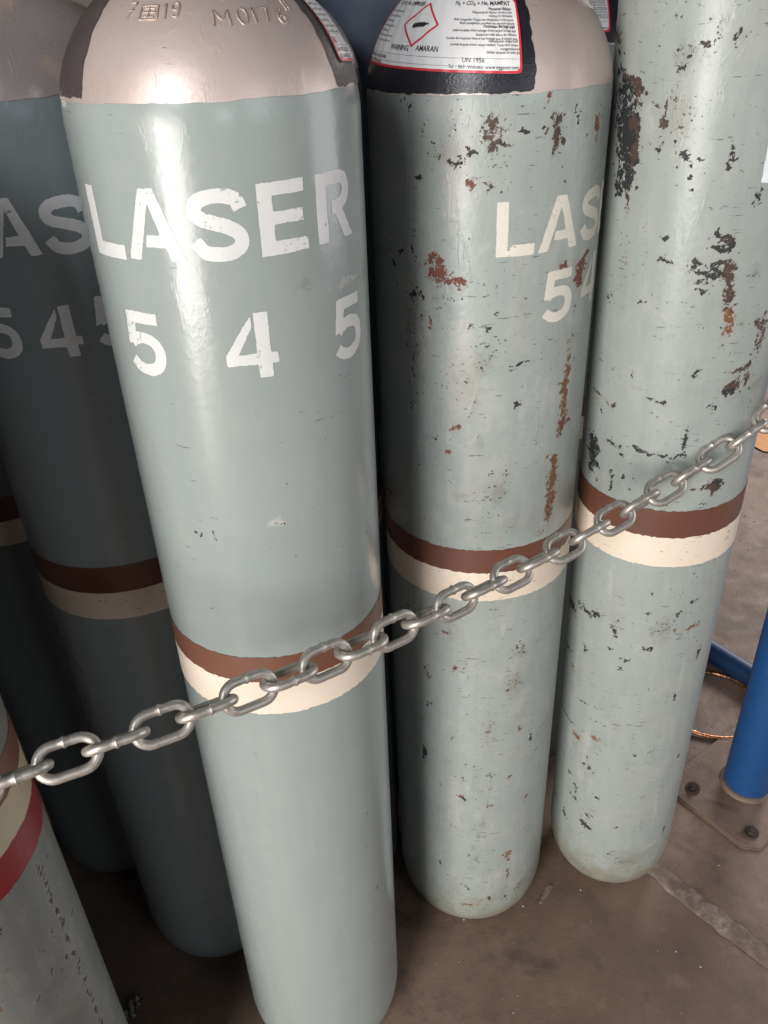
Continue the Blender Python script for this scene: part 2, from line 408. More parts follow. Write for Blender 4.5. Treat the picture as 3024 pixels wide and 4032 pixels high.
# ---------------------------------------------------------------- gas cylinders
WEAR_AND_DENT_SHADE = {
 'B': '-286 12034 58 54 r;-125 11988 23 33 m;-682 11353 55 48 r;-643 11173 96 124 r;-562 11205 26 74 r;-497 11099 65 30 r;-395 11105 70 54 r;-122 10998 24 15 r;-690 10664 29 32 r;-430 10684 18 16 r;690 11198 49 55 r;1002 11112 116 105 r;953 10971 48 80 r;934 10635 24 167 s;921 10340 34 115 s;902 10035 67 180 o;863 9815 55 122 o;870 9574 75 111 o;860 9394 104 65 r;846 9291 37 49 r;-437 9458 62 24 o;-396 9514 33 24 r;-916 10921 60 47 d;-912 11391 26 29 d;-1078 11311 30 25 d;-1507 11251 170 80 s;-14 11069 12 49 d;-18 10792 17 31 d;233 9776 45 41 d;-673 10918 34 77 s;-825 10674 16 59 d;-924 10258 21 51 d;-941 10054 22 52 d;-451 12300 213 189 s;-332 9982 187 427 s;-180 10239 103 165 s;-908 10592 137 816 s;-314 12342 45 62 p;-450 12087 144 434 p;-387 10119 188 560 p;-245 12300 14 21 d;-203 12403 18 16 d;-404 12269 21 19 d;-324 12280 14 17 d;-499 12215 19 17 d;-571 12266 25 17 d;-796 12071 34 11 d;-839 12080 41 13 d;-239 10640 50 13 d;-88 10627 35 16 d;322 10229 86 11 d;267 10210 84 11 d;424 10874 17 15 d;412 11260 14 12 d;-1228 11208 37 21 d;-368 10919 15 15 d;-819 10949 22 31 d;-113 12531 75 38 m;-118 12435 60 69 m;-115 12337 53 35 m;500 12520 83 35 m;499 12423 65 70 m;500 12310 34 65 m;510 12187 26 18 p;408 12677 22 41 r;1074 12476 59 74 o;1085 12344 38 45 o;156 12443 39 21 d;-641 12396 38 14 d;-437 12502 16 25 d;-384 12547 15 11 d;-598 12514 8 14 d;-921 12651 16 42 d;-772 12474 15 34 d;-1024 12723 58 11 d;766 12488 19 31 d;-476 12197 24 22 d;-396 12220 24 29 d;-308 12082 22 15 r;161 12653 22 12 d;225 12616 19 9 d;356 12587 17 14 m;705 12626 26 22 d;732 12582 27 8 d;381 12475 12 17 d;-136 12572 15 11 d;-281 12298 31 20 d;-223 12451 12 19 d;-63 12590 12 14 d;30 12331 37 14 d;-24 12347 24 11 d;-508 12304 11 10 d;-452 12262 16 11 d;-533 12225 13 12 d;-343 12327 14 13 d;-523 6566 75 33 r;-825 5676 41 102 m;-437 5946 20 35 r;-269 5824 26 67 s;525 4723 34 51 r;-450 4647 22 30 o;-920 4090 38 134 d;-834 5131 26 97 d;67 4944 28 292 s;398 5657 153 185 s;79 8669 101 199 s;754 4358 27 217 d;787 8952 79 84 o;792 8787 63 137 o;781 8590 62 140 o;761 8359 62 126 o;755 8205 53 73 o;649 8017 122 74 s;-162 9346 54 92 s;-494 9194 46 44 o;-673 9285 31 31 d;-317 8635 115 67 s;-1522 8281 119 46 d;482 6199 117 132 s;-1165 6701 44 34 d;384 6312 29 26 d;-288 5999 16 61 d;-330 6956 19 40 d;106 6981 64 12 d;48 6807 57 12 p;181 6666 33 124 p;-364 7265 31 232 p;446 1949 51 71 o;453 1786 37 53 o;479 1413 38 136 o;740 3146 39 48 r;400 3771 25 28 r;153 3243 46 28 r;-333 3448 30 44 r;-239 3357 37 45 d;-300 3839 22 81 d;-896 4114 38 134 d;115 3900 44 75 s;115 3630 45 121 s;77 3247 38 148 s;30 2850 38 153 s;-39 2529 38 120 s;-111 2285 38 74 s;-48 2006 62 88 s;-188 754 227 35 o;138 896 34 55 m;450 790 48 57 d;-185 2061 19 31 d;-622 3582 20 28 d;-653 1713 27 39 d;-193 1184 20 34 d;182 849 60 56 s;881 832 227 226 s;-267 4138 29 42 s;-225 3636 44 120 p;-407 3200 115 683 p',
 'C': '-1877 13173 181 36 m;-1666 13111 187 76 m;-1581 12981 62 29 d;-1512 12848 72 24 d;-1355 12793 104 34 m;-1234 12744 103 44 m;-1156 12672 70 54 m;-1418 12667 204 109 d;-1335 12472 180 121 d;-1317 12265 213 134 d;-1243 12062 157 137 d;-1209 11848 97 108 d;-1155 11724 33 44 m;-1362 11809 67 76 d;-1154 12150 48 208 m;-1211 12404 51 121 m;-829 12518 52 83 m;-814 12617 16 38 m;-813 12400 32 38 m;-867 12275 34 33 d;-842 12226 14 20 d;-947 12580 35 21 m;-694 12397 14 41 m;-702 12257 18 33 d;-583 12141 58 56 d;-607 12201 15 25 d;-637 12066 13 12 d;-762 11994 16 19 d;-641 12019 13 8 d;-627 11915 16 15 d;-577 12538 15 10 d;-566 12499 14 10 d;-483 12520 18 19 d;-172 12163 34 38 d;-160 12212 12 30 d;-179 12082 27 27 d;-48 12046 41 11 d;-152 11917 10 21 d;-119 11879 10 11 d;-201 11835 17 8 d;114 11832 9 11 d;152 11760 36 27 s;-534 13091 41 19 m;-566 13074 27 18 d;-479 13104 23 18 d;-508 13291 38 43 s;-397 13295 42 34 s;-440 13220 28 35 s;-288 13145 38 39 d;-442 13168 26 16 d;-675 13003 26 18 d;-791 13039 11 23 d;-790 12952 9 14 d;-763 12920 27 11 d;-690 12926 31 9 d;-741 12875 43 14 s;-787 12818 11 8 d;-695 12740 13 8 d;-398 12919 12 13 d;-406 13000 8 8 d;-1164 13144 18 11 d;-1126 13090 12 11 d;-958 13077 12 8 d;-995 13076 10 8 d;-667 11412 21 16 d;-648 11443 9 8 d;-190 11440 16 28 d;-79 11579 18 9 d;-59 11529 10 8 d;-65 11469 18 16 d;-1 11481 20 13 d;-84 11420 39 18 m;-69 11363 28 20 m;-141 11368 20 9 d;-157 11299 66 14 d;-60 11312 11 9 d;-689 12994 125 136 s;-675 12526 128 242 s;-1008 12456 80 119 p;-685 12525 64 387 p;-187 12312 12 14 r;-542 13012 24 27 s;-444 12150 31 8 d;-518 12015 31 8 d;-502 11906 25 8 d;-712 11924 20 8 d;-653 11172 50 35 d;-673 11419 30 19 d;-204 11296 38 20 d;-192 11442 19 29 d;-86 11439 72 24 d;-49 11364 61 34 d;-109 11294 72 30 d;-373 11170 42 62 d;-264 11072 119 30 d;-300 10994 95 26 d;-181 11147 131 25 d;-145 11071 97 23 d;-35 11142 69 71 m;16 10986 61 143 m;27 10778 52 147 m;74 10587 65 77 o;83 10464 33 50 o;-238 10892 60 47 d;-189 9963 46 29 d;-91 10121 13 14 d;-868 9895 15 44 d;219 9728 79 56 d;294 9818 141 87 m;295 9966 126 27 m;444 9902 39 101 m;527 10228 95 169 m;520 10454 75 83 m;622 9700 133 85 s;-1365 9426 234 31 m;-1078 9408 38 25 m;-1258 9266 38 19 d;-605 9624 41 24 d;-167 9250 16 38 d;-163 9121 19 107 d;-1342 8737 102 147 d;-1324 10647 39 38 d;-849 10677 40 24 d;-862 11114 14 13 d;76 9551 40 25 d;86 9488 29 16 d;-495 9614 32 15 d;-758 9696 116 12 s;140 11796 41 47 d;252 11011 89 79 s;-1366 8696 107 118 d;-1358 8448 106 155 d;-878 8817 49 49 d;-1054 8900 107 33 d;-640 8946 109 36 d;-492 8913 105 20 d;-382 8921 38 20 d;-190 8920 60 23 d;-169 9127 19 107 d;-1001 8467 37 68 d;-976 8315 40 76 d;-829 8539 19 48 d;-283 8238 34 32 d;234 8464 131 73 m;312 8498 103 52 d;-10 8448 89 14 d;-1587 5950 264 141 d;-1217 6158 210 59 d;-955 6215 68 60 d;-690 6084 51 144 d;-699 5744 28 36 d;-1587 5099 182 54 d;-1109 5457 34 86 d;-267 6871 24 25 d;-272 6507 25 39 d;85 6482 41 40 d;-233 5883 61 32 d;281 6694 83 31 d;324 6221 162 33 o;599 5628 50 105 d;-200 6161 45 134 s;-470 5625 95 23 d;-536 5422 20 56 d;-1355 4915 69 55 m;-1403 3773 300 25 d;-818 4173 153 21 d;-1102 3589 115 106 o;-764 3820 87 85 o;-404 4972 97 20 s;-911 3734 61 319 p;-827 6895 35 321 p;348 5250 36 478 p;224 7147 22 17 d;-729 8380 18 28 d;-718 8561 15 27 d;321 4910 36 109 d;-47 6231 133 270 s;-1025 4417 121 20 d;-910 3715 65 267 p;-918 3297 45 276 p;-946 2785 65 201 p;-894 3289 35 33 d;-1188 2628 60 45 d;-807 3091 63 74 d;-1015 2399 40 76 d;-1022 2165 56 78 d;-1210 1509 51 117 d;-733 1976 55 68 d;-803 1713 49 70 d;-728 1643 72 83 d;74 2718 25 32 d;-251 1874 19 26 d;-152 3724 36 23 d;-605 2494 20 30 d;-1569 1597 123 49 d;353 2232 42 495 p;41 1752 17 138 s;139 1997 18 137 s;-283 1126 36 28 d;669 1527 42 103 d;-1465 592 244 246 s;-775 489 300 139 s;41 985 300 293 s;369 1279 168 62 p;656 3378 46 72 d',
 'A': '-450 9566 17 33 d;-457 9390 15 13 d;297 9663 44 14 d;-460 8714 24 20 d;-471 9163 10 11 d;376 9280 13 20 d;613 9743 9 9 d;287 8801 9 11 d;-259 6805 29 33 s;1377 8700 134 226 p;269 9688 80 59 p;199 9407 16 15 s;-264 9667 9 10 d;527 9977 8 14 d;762 9871 12 11 d;778 6991 15 17 d;-295 8925 9 11 d;-305 9541 11 23 d;1169 11611 198 29 p;-350 12628 9 8 d;-123 13204 12 10 d;-307 12753 14 10 s;901 12627 11 12 d;-557 11696 11 9 d;-549 11775 14 11 d;-412 11906 10 9 d;-708 12149 10 8 d;67 11589 10 11 d;500 11913 8 8 d;984 12859 10 8 d;-517 11383 11 10 d;-181 12380 8 12 d;711 11702 82 35 s;999 2639 30 27 d;950 4672 22 27 d;966 5266 21 21 d;1095 3739 27 25 d',  # the wide dark mark at mid height is a dent's shade
 'G': '1734 6822 28 63 m;1732 6612 34 64 m;1730 6396 41 65 m;1729 6174 29 66 m;1727 5945 36 67 m;1725 5709 43 68 m;1723 5466 30 69 m;1721 5215 37 71 m;1719 4956 44 72 m;1717 4689 31 73 m;1715 4413 39 75 m;1713 4127 46 76 m;1981 5757 47 34 m;1569 6102 14 30 m;1585 6008 16 30 m;1593 5597 22 31 m;1482 5588 13 33 m;1392 5658 18 26 m;1193 5623 18 34 m;1036 5591 14 24 d;1997 5290 21 40 s;1824 5221 31 36 s;1151 6743 11 17 d;890 5900 11 24 r;1954 6580 12 11 d;1179 5876 10 18 p',
}


KIND = {'r': (1, 0.02), 'o': (0.95, 0.27), 'm': (0.88, 0.62), 'd': (0.93, 1.0)}

def wear_layer(key, u, z):
    """rgba per vertex: how far the paint is gone, how dark the bare patch is, pale scuffs, speckle"""
    out = np.zeros((len(u), 4), np.float32)
    best = np.zeros(len(u), np.float32)
    if key not in WEAR_AND_DENT_SHADE:
        return out
    rw = random.Random(ord(key[0]))
    spots = []
    for it in WEAR_AND_DENT_SHADE[key].split(';'):
        a = it.split()
        pu, pz, ru, rz = (float(v) * 1e-4 for v in a[:4])
        if key == 'G':
            ru, rz = ru * 1.35, rz * 1.4
        spots.append((pu, pz, ru, rz, a[4]))
        if a[4] in 'rmo' and max(ru, rz) > 0.0025:       # rust water has run down from it
            spots.append((pu, pz - 2.0 * rz, ru * 0.8, rz * 2.2 + 0.004, 'S'))
        if a[4] in 'rmdo' and max(ru, rz) > 0.0022:      # flakes broken off around the bigger bare patches
            for q in range(rw.randint(2, 6)):
                t, f = rw.uniform(0, 2 * math.pi), rw.uniform(0.9, 2.2)
                e = rw.uniform(0.0009, 0.0009 + 0.22 * min(ru, rz))
                spots.append((pu + f * ru * math.cos(t), pz + f * rz * math.sin(t), e * rw.uniform(.7, 1.5), e, a[4]))
    wu = u + 0.0034 * fbm(u * 260, z * 260, 3, 3) + 0.0040 * fbm(u * 70, z * 70, 13, 2)
    wz = z + 0.0040 * fbm(u * 260, z * 260, 23, 3) + 0.0060 * fbm(u * 70, z * 70, 33, 2)
    u, z = wu, wz
    for pu, pz, ru, rz, kd in spots:
        near = np.where((np.abs(u - pu) < ru * 2.1) & (np.abs(z - pz) < rz * 2.1))[0]
        if len(near) == 0:
            continue
        d = np.sqrt(((u[near] - pu) / ru) ** 2 + ((z[near] - pz) / rz) ** 2)
        f = np.clip(1 - 0.5 * d, 0, 1).astype(np.float32) * np.float32(0.97)
        if kd == 'p':
            out[near, 2] = np.maximum(out[near, 2], f)
        elif kd == 's':
            out[near, 3] = np.maximum(out[near, 3], f)
        elif kd == 'S':
            out[near, 3] = np.maximum(out[near, 3], f * 0.62)
        else:
            g = KIND[kd]
            win = f > best[near]
            out[near[win], 1] = g[1]
            best[near] = np.maximum(best[near], f)
            out[near, 0] = 1 - (1 - out[near, 0]) * (1 - f * np.float32(g[0]))
    return out

def add_wear(me, layer):
    at = me.attributes.new('wear', 'FLOAT_COLOR', 'POINT')
    at.data.foreach_set('color', layer.ravel())

class Bottle:
    """geometry of one cylinder: theta 0 faces -y, z runs up the axis"""
    def __init__(s, R, z0, h, foot=0.085 / 0.1145):
        s.R, s.z0, s.h, s.rf = R, z0, h, R * foot
        t = np.linspace(0, 1.45, 400)
        s.tz = z0 + h * np.sin(t)
        s.ts = np.concatenate([[0], np.cumsum(np.hypot(np.diff(R * np.cos(t)), np.diff(h * np.sin(t))))])
    def r_at(s, z):
        z = np.asarray(z, float)
        r = np.full(z.shape, s.R)
        top = z > s.z0
        r[top] = s.R * np.sqrt(np.clip(1 - ((z[top] - s.z0) / s.h) ** 2, 0.0, 1))
        low = z < 0.075
        r[low] = s.rf + (s.R - s.rf) * np.sqrt(np.clip(1 - (1 - z[low] / 0.075) ** 2, 0, 1))
        return r
    def nrm(s, z):
        """outward normal (radial, axial) on wall and shoulder"""
        z = np.asarray(z, float)
        k = np.clip((z - s.z0) / s.h, 0, 0.995)
        nr = np.sqrt(1 - k * k) / s.R
        nz = k / s.h
        L = np.hypot(nr, nz)
        return nr / L, nz / L
    def at(s, th, z, off=0.0):
        r = s.r_at(z)
        nr, nz = s.nrm(z)
        r = r + off * nr
        return np.stack([r * np.sin(th), -r * np.cos(th), z + off * nz], -1)
    def z_of_s(s, arc):
        """height of a point that lies arc metres above z0 along the surface"""
        arc = np.asarray(arc, float)
        return np.where(arc > 0, np.interp(arc, s.ts, s.tz), s.z0 + arc)
    def s_of_z(s, z):
        z = np.asarray(z, float)
        return np.where(z > s.z0, np.interp(z, s.tz, s.ts), z - s.z0)

def thetas(fine, R):
    """fine columns over the side that faces the camera, coarse ones behind"""
    if not fine:
        return np.linspace(-math.pi, math.pi, 97)[:-1]
    n = int(R * 3.9 / fine)
    front = np.linspace(-1.95, 1.95, n)
    back = np.linspace(1.95, 2 * math.pi - 1.95, 34)[1:-1]
    return np.concatenate([front, back])

def grid(th, z, b, off=0.0, wave=None):
    T, Z = np.meshgrid(th, z)
    T, Z = T.ravel(), Z.ravel()
    if wave is not None:
        Z = Z + wave(T, Z)
    n, mrows = len(th), len(z)
    V = b.at(T, Z, off)
    i = np.arange(mrows - 1)[:, None] * n
    j = np.arange(n)[None, :]
    jn = (j + 1) % n
    Q = np.stack([i + j, i + jn, i + n + jn, i + n + j], -1).reshape(-1, 4)
    return V, Q, T, Z

def shape_mesh(name, fn, x0, x1, y0, y1, step, mapf):
    """fill the region fn(x, y) < 0 with small cells cut along the outline, then lay it on a surface"""
    nx, ny = int(math.ceil((x1 - x0) / step)) + 1, int(math.ceil((y1 - y0) / step)) + 1
    xs, ys = x0 + np.arange(nx) * step, y0 + np.arange(ny) * step
    X, Y = np.meshgrid(xs, ys)
    D = fn(X, Y)
    P, F, cache = [], [], {}
    def vert(key, x, y):
        if key not in cache:
            cache[key] = len(P)
            P.append((x, y))
        return cache[key]
    inside = D < 0
    cnt = inside[:-1, :-1].astype(int) + inside[1:, :-1] + inside[:-1, 1:] + inside[1:, 1:]
    for iy, ix in np.argwhere(cnt > 0):
        cs = [(iy, ix), (iy, ix + 1), (iy + 1, ix + 1), (iy + 1, ix)]
        poly = []
        for q in range(4):
            a, b = cs[q], cs[(q + 1) % 4]
            da, db = D[a], D[b]
            if da < 0:
                poly.append(vert(a, X[a], Y[a]))
            if (da < 0) != (db < 0):
                t = min(max(da / (da - db), 0.02), 0.98)
                key = (min(a, b), max(a, b))
                poly.append(vert(key, X[a] + (X[b] - X[a]) * t, Y[a] + (Y[b] - Y[a]) * t))
        if len(poly) >= 3:
            F.append(tuple(poly))
    P = np.array(P)
    return py_mesh(name, mapf(P[:, 0], P[:, 1]), F)

# signed distances for stencil glyphs (units: glyph height = 1)
def sd_poly(X, Y, pts):
    d = np.full(X.shape, 1e9)
    sgn = np.ones(X.shape)
    n = len(pts)
    for i in range(n):
        ax, ay = pts[i]; bx, by = pts[i - 1]
        ex, ey = bx - ax, by - ay
        wx, wy = X - ax, Y - ay
        t = np.clip((wx * ex + wy * ey) / (ex * ex + ey * ey), 0, 1)
        d = np.minimum(d, np.hypot(wx - ex * t, wy - ey * t))
        c1, c2, c3 = Y >= ay, Y < by, ex * wy > ey * wx
        flip = (c1 & c2 & c3) | (~c1 & ~c2 & ~c3)
        sgn = np.where(flip, -sgn, sgn)
    return sgn * d

def rect(X, Y, x0, y0, x1, y1):
    return sd_poly(X, Y, [(x0, y0), (x1, y0), (x1, y1), (x0, y1)])

def spline(pts, n=10):
    out = []
    P = [pts[0]] + list(pts) + [pts[-1]]
    for i in range(1, len(P) - 2):
        p0, p1, p2, p3 = (np.array(P[i + k], float) for k in (-1, 0, 1, 2))
        for t in np.linspace(0, 1, n, endpoint=False):
            out.append(0.5 * (2 * p1 + (p2 - p0) * t + (2 * p0 - 5 * p1 + 4 * p2 - p3) * t * t + (3 * p1 - p0 - 3 * p2 + p3) * t ** 3))
    out.append(np.array(pts[-1], float))
    return out

def stroke(X, Y, pts, w, n=8, smooth=True):
    """thick line with square-cut ends"""
    L = spline(pts, n) if smooth else [np.array(p, float) for p in pts]
    d = np.full(X.shape, 1e9)
    for a, b in zip(L[:-1], L[1:]):
        e = b - a
        t = np.clip(((X - a[0]) * e[0] + (Y - a[1]) * e[1]) / (e @ e), 0, 1)
        d = np.minimum(d, np.hypot(X - a[0] - e[0] * t, Y - a[1] - e[1] * t))
    d = d - w / 2
    for p, q in ((L[0], L[1]), (L[-1], L[-2])):
        e = (p - q) / np.linalg.norm(p - q)
        cut = (X - p[0]) * e[0] + (Y - p[1]) * e[1]
        near = np.hypot(X - p[0], Y - p[1]) < w * 0.8
        d = np.where(near, np.maximum(d, cut), d)
    return d

S_PTS = [(.80, .71), (.74, .84), (.58, .895), (.40, .895), (.22, .84), (.15, .72), (.22, .61), (.42, .535), (.62, .465), (.76, .36), (.76, .21), (.62, .12), (.42, .10), (.23, .15), (.12, .30)]
F_PTS = [(.13, .50), (.24, .575), (.42, .60), (.60, .53), (.66, .36), (.60, .18), (.42, .095), (.24, .115), (.10, .22)]

def g_L(X, Y): return np.minimum(rect(X, Y, 0, 0, .225, 1), rect(X, Y, 0, 0, .75, .215))
def g_A(X, Y):
    l = sd_poly(X, Y, [(0, 0), (.215, 0), (.475, .80), (.46, 1), (.36, 1)])
    r = sd_poly(X, Y, [(.95, 0), (.725, 0), (.475, .80), (.46, 1), (.59, 1)])
    bar = sd_poly(X, Y, [(.33, .19), (.80, .19), (.74, .36), (.375, .36)])
    return np.minimum(np.minimum(l, r), bar)
def g_S(X, Y): return stroke(X, Y, S_PTS, .205)
def g_E(X, Y):
    d = rect(X, Y, 0, 0, .225, 1)
    for y0, y1, x1 in ((0, .19, .76), (.42, .60, .70), (.82, 1, .74)):
        d = np.minimum(d, rect(X, Y, 0, y0, x1, y1))
    return d
def g_R(X, Y):
    d = rect(X, Y, 0, 0, .215, 1)
    d = np.minimum(d, stroke(X, Y, [(.1, .905), (.45, .905), (.62, .86), (.69, .72), (.62, .57), (.45, .50), (.31, .49)], .19))
    return np.minimum(d, sd_poly(X, Y, [(.36, .45), (.52, .52), (.84, 0), (.60, 0)]))
def g_5(X, Y):
    d = np.minimum(rect(X, Y, .12, .82, .70, 1), sd_poly(X, Y, [(.06, .46), (.24, .50), (.31, 1), (.12, 1)]))
    return np.minimum(d, stroke(X, Y, F_PTS, .19))
def g_4(X, Y):
    d = rect(X, Y, .45, 0, .655, 1)
    d = np.minimum(d, sd_poly(X, Y, [(.0, .39), (.16, .35), (.405, .80), (.405, .97)]))
    return np.minimum(d, rect(X, Y, 0, .215, .76, .385))
GLYPH = {'L': g_L, 'A': g_A, 'S': g_S, 'E': g_E, 'R': g_R, '5': g_5, '4': g_4}

def glyph(b, ch, u0, z0, hgt, wscale, mat, parent, seed, tilt=0.0):
    fn = GLYPH[ch]
    def f(X, Y):
        j = 0.010 * fbm(X * 30, Y * 30, seed, 3) + 0.010 * fbm(X * 5, Y * 5, seed + 9, 2) + 0.05 * np.maximum(fbm(X * 9, Y * 9, seed + 4, 2) - 0.42, 0)
        return fn(X / wscale, Y) + j
    def mp(x, y):
        return b.at((u0 + x * hgt) / b.R, z0 + (y + tilt * x) * hgt, 0.00022)
    me = shape_mesh('stencil_' + ch, f, -0.06, 1.05 * wscale + .06, -0.06, 1.06, 0.018, mp)
    return obj('stencil_digit' if ch in '45' else 'stencil_letter', me, mat, parent)

def ring_part(name, b, z0, z1, mat, parent, key, off, fine, ragged=0.0008, seed=0):
    n = max(4, int((z1 - z0) / (fine or 0.004)))
    z = np.linspace(z0, z1, n)
    ragged = ragged if fine and fine < .003 else 0.0002
    def wave(T, Z):
        e = np.where(Z < (z0 + z1) / 2, fbm(T * 30, T * 0 + 1, seed), fbm(T * 30, T * 0 + 7, seed))
        return ragged * e * 2 * np.abs((Z - (z0 + z1) / 2) / ((z1 - z0) / 2)) ** 6
    V, Q, T, Z = grid(thetas(fine, b.R), z, b, off, wave)
    me = np_mesh(name, V, Q)
    add_wear(me, wear_layer(key, T * b.R, Z))
    return obj(name, me, mat, parent)

def lathe(name, prof, mat, parent, n=28):
    V, F = [], []
    for r, z in prof:
        for i in range(n):
            a = 2 * math.pi * i / n
            V.append((r * math.cos(a), r * math.sin(a), z))
    for j in range(len(prof) - 1):
        for i in range(n):
            F.append((j * n + i, j * n + (i + 1) % n, (j + 1) * n + (i + 1) % n, (j + 1) * n + i))
    F.append(tuple(range((len(prof) - 1) * n, len(prof) * n)))
    return obj(name, py_mesh(name, V, F), mat, parent)

M_brass = plain('dull_brass', (0.42, 0.30, 0.13), 0.4, 0.9)
M_neck = plain('neck_steel', (0.20, 0.19, 0.18), 0.5, 0.7)

def bottle(key, X, Y, tx, ty, R, z0, h, zsh, m_body, m_top, fine, label, group, bands):
    """gas_cylinder > body, shoulder, bands, neck_ring, valve"""
    ax = Vector((tx, ty, 1)).normalized()
    root = empty('gas_cylinder', (X - .7 * ax.x, Y - .7 * ax.y, 0.7 - .7 * ax.z))
    root.rotation_euler = Vector((0, 0, 1)).rotation_difference(ax).to_euler()
    tag(root, label, 'gas cylinder', group)
    b = Bottle(R, z0, h)
    b.root, b.key, b.fine = root, key, fine
    lowz = 0.075 * (1 - np.cos(np.linspace(0, math.pi / 2, 26)))
    z = np.concatenate([lowz, np.arange(0.075 + (fine or .02), zsh + 0.008, fine or .02)])
    V, Q, T, Z = grid(thetas(fine, R), z, b)
    # close the foot with a shallow dish
    n = len(thetas(fine, R))
    me = np_mesh('body', V, Q)
    add_wear(me, wear_layer(key, T * R, Z))
    obj('body', me, m_body, root)
    k = len(bands)
    for i, (nm, a0, a1, mt) in enumerate(bands):
        ring_part(nm, b, a0, a1, mt, root, key, 0.0005 + 0.00003 * i, fine, seed=i + ord(key[0]))
    # shoulder paint starts at a slightly wavy line
    tt = np.linspace(0, 1.34, 46)
    zt = zsh + (z0 + h * math.sin(1.36) - zsh) * np.sin(tt) / math.sin(1.34)
    def wave(T, Z):
        return 0.0018 * fbm(T * 5, T * 0 + 2, ord(key[0]), 4) * np.exp(-(Z - zsh) / 0.006)
    V, Q, T, Z = grid(thetas(0.003 if fine else None, R), zt, b, 0.0005, wave)
    me = np_mesh('shoulder', V, Q)
    add_wear(me, wear_layer(key, T * R, Z))
    obj('shoulder', me, m_top, root)
    zt = z0 + h * 0.975
    lathe('neck_ring', [(0.030, zt - .004), (0.030, zt + .022), (0.027, zt + .025), (0.012, zt + .025)], M_neck, root)
    lathe('valve', [(0.014, zt + .024), (0.014, zt + .05), (0.017, zt + .052), (0.017, zt + .085), (0.012, zt + .09), (0.012, zt + .10),
                    (0.026, zt + .102), (0.028, zt + .112), (0.026, zt + .122), (0.005, zt + .124)], M_brass, root)
    return b

def dome_patch(b, name, th0, th1, za, zb, mat, seed, ragged=0.0022, off=0.0009):
    """paint patch on the shoulder, given in degrees and heights"""
    Rl = b.R * 0.94
    s0, s1 = float(b.s_of_z(za)), float(b.s_of_z(zb))
    x0, x1 = R_(th0) * Rl, R_(th1) * Rl
    def f(X, Y):
        return rect(X, Y, x0, s0, x1, s1) + ragged * fbm(X * 160, Y * 160, seed, 3)
    return obj(name, shape_mesh(name, f, x0 - .004, x1 + .004, s0 - .004, s1 + .004, 0.002,
               lambda x, y: b.at(x / Rl, b.z_of_s(y), off)), mat, b.root)

def text_verts(items):
    """items: (string, x, y, size, align, bold) -> flat mesh data of all strings"""
    V, F = [], []
    for body, x, y, size, align, bold, sq in items:
        cu = bpy.data.curves.new('txt', 'FONT')
        cu.body = body
        cu.size = size
        cu.align_x = align
        cu.resolution_u = 2
        cu.offset = size * (0.014 if bold else 0.0)
        o = bpy.data.objects.new('txt', cu)
        C.objects.link(o)
        dg = bpy.context.evaluated_depsgraph_get()
        me = bpy.data.meshes.new_from_object(o.evaluated_get(dg))
        base = len(V)
        V += [(v.co.x * sq + x, v.co.y + y) for v in me.vertices]
        F += [tuple(base + i for i in p.vertices) for p in me.polygons]
        bpy.data.objects.remove(o)
        bpy.data.curves.remove(cu)
        bpy.data.meshes.remove(me)
    return np.array(V), F

# ---------------------------------------------------------------- paints
GREY = (0.280, 0.309, 0.296)
GREY_B = (0.318, 0.348, 0.328)
GREY_D = (0.255, 0.290, 0.298)
M_A = paint('enamel_smooth_grey', GREY, 1, speck=0.03, rough=0.21, peel=0.28, patchy=0.06, mottle=0.09, dirt_amt=0.08, wrinkle=0.16)
M_B = paint('enamel_chipped_grey', GREY_B, 2, patchy=0.42, scuff=(0.45, 0.435, 0.41), speck=0.082, rough=0.33, peel=0.42, mottle=0.12, dirt_amt=0.34, wrinkle=0.35, foot=0.75)
M_C = paint('enamel_battered_grey', GREY_B, 3, patchy=0.30, scuff=(0.44, 0.43, 0.405), speck=0.078, rough=0.33, peel=0.40, mottle=0.12, dirt_amt=0.30, wrinkle=0.35, foot=0.8)
M_D = paint('enamel_blue_grey', GREY_D, 4, speck=-0.04, rough=0.30, peel=0.35, mottle=0.08, dirt_amt=0.10, wrinkle=0.4)
M_G = paint('enamel_shade_darkened', (0.15, 0.152, 0.142), 5, patchy=0.5, scuff=(0.22, 0.215, 0.20), speck=0.085, rough=0.5, peel=0.4, mottle=0.15, dirt_amt=0.35)  # grey paint darkened to stand in for shade
M_shaded = plain('enamel_shade_navy', (0.10, 0.12, 0.17), 0.4, 0, 0.2, 14, 0.15)  # grey enamel with deep shade put into its colour
SILVER = dict(metallic=0.40, wear=True, peel=0.30, mottle=0.08, dirt=(0.10, 0.08, 0.07))
M_silver = paint('silver_beige_paint', (0.58, 0.475, 0.435), 7, speck=0.03, rough=0.42, dirt_amt=0.10, wrinkle=0.35, **SILVER)
M_silver2 = paint('silver_grey_paint', (0.60, 0.50, 0.47), 8, speck=-0.03, rough=0.24, dirt_amt=0.12, wrinkle=0.8, **SILVER)
BR = dict(scuff=(0.3, 0.2, 0.17), peel=0.25, mottle=0.06, dirt_amt=0.1)
M_brown = paint('band_brown', (0.165, 0.070, 0.044), 9, speck=-0.02, rough=0.38, **BR)
M_brown2 = paint('band_dark_brown', (0.135, 0.054, 0.036), 10, speck=0.06, rough=0.42, **BR)
M_cream = paint('band_cream', (0.76, 0.645, 0.53), 11, speck=-0.03, rough=0.36, peel=0.2, mottle=0.05, dirt_amt=0.06)
M_cream2 = paint('band_cream_worn', (0.77, 0.65, 0.53), 12, speck=0.075, rough=0.40, peel=0.3, mottle=0.10, dirt_amt=0.16)
M_cream_shade = paint('band_cream_shade', (0.40, 0.335, 0.23), 13, speck=0.02, rough=0.45, peel=0.3, mottle=0.15, dirt_amt=0.3)  # cream darkened with the body, shade put into the colour
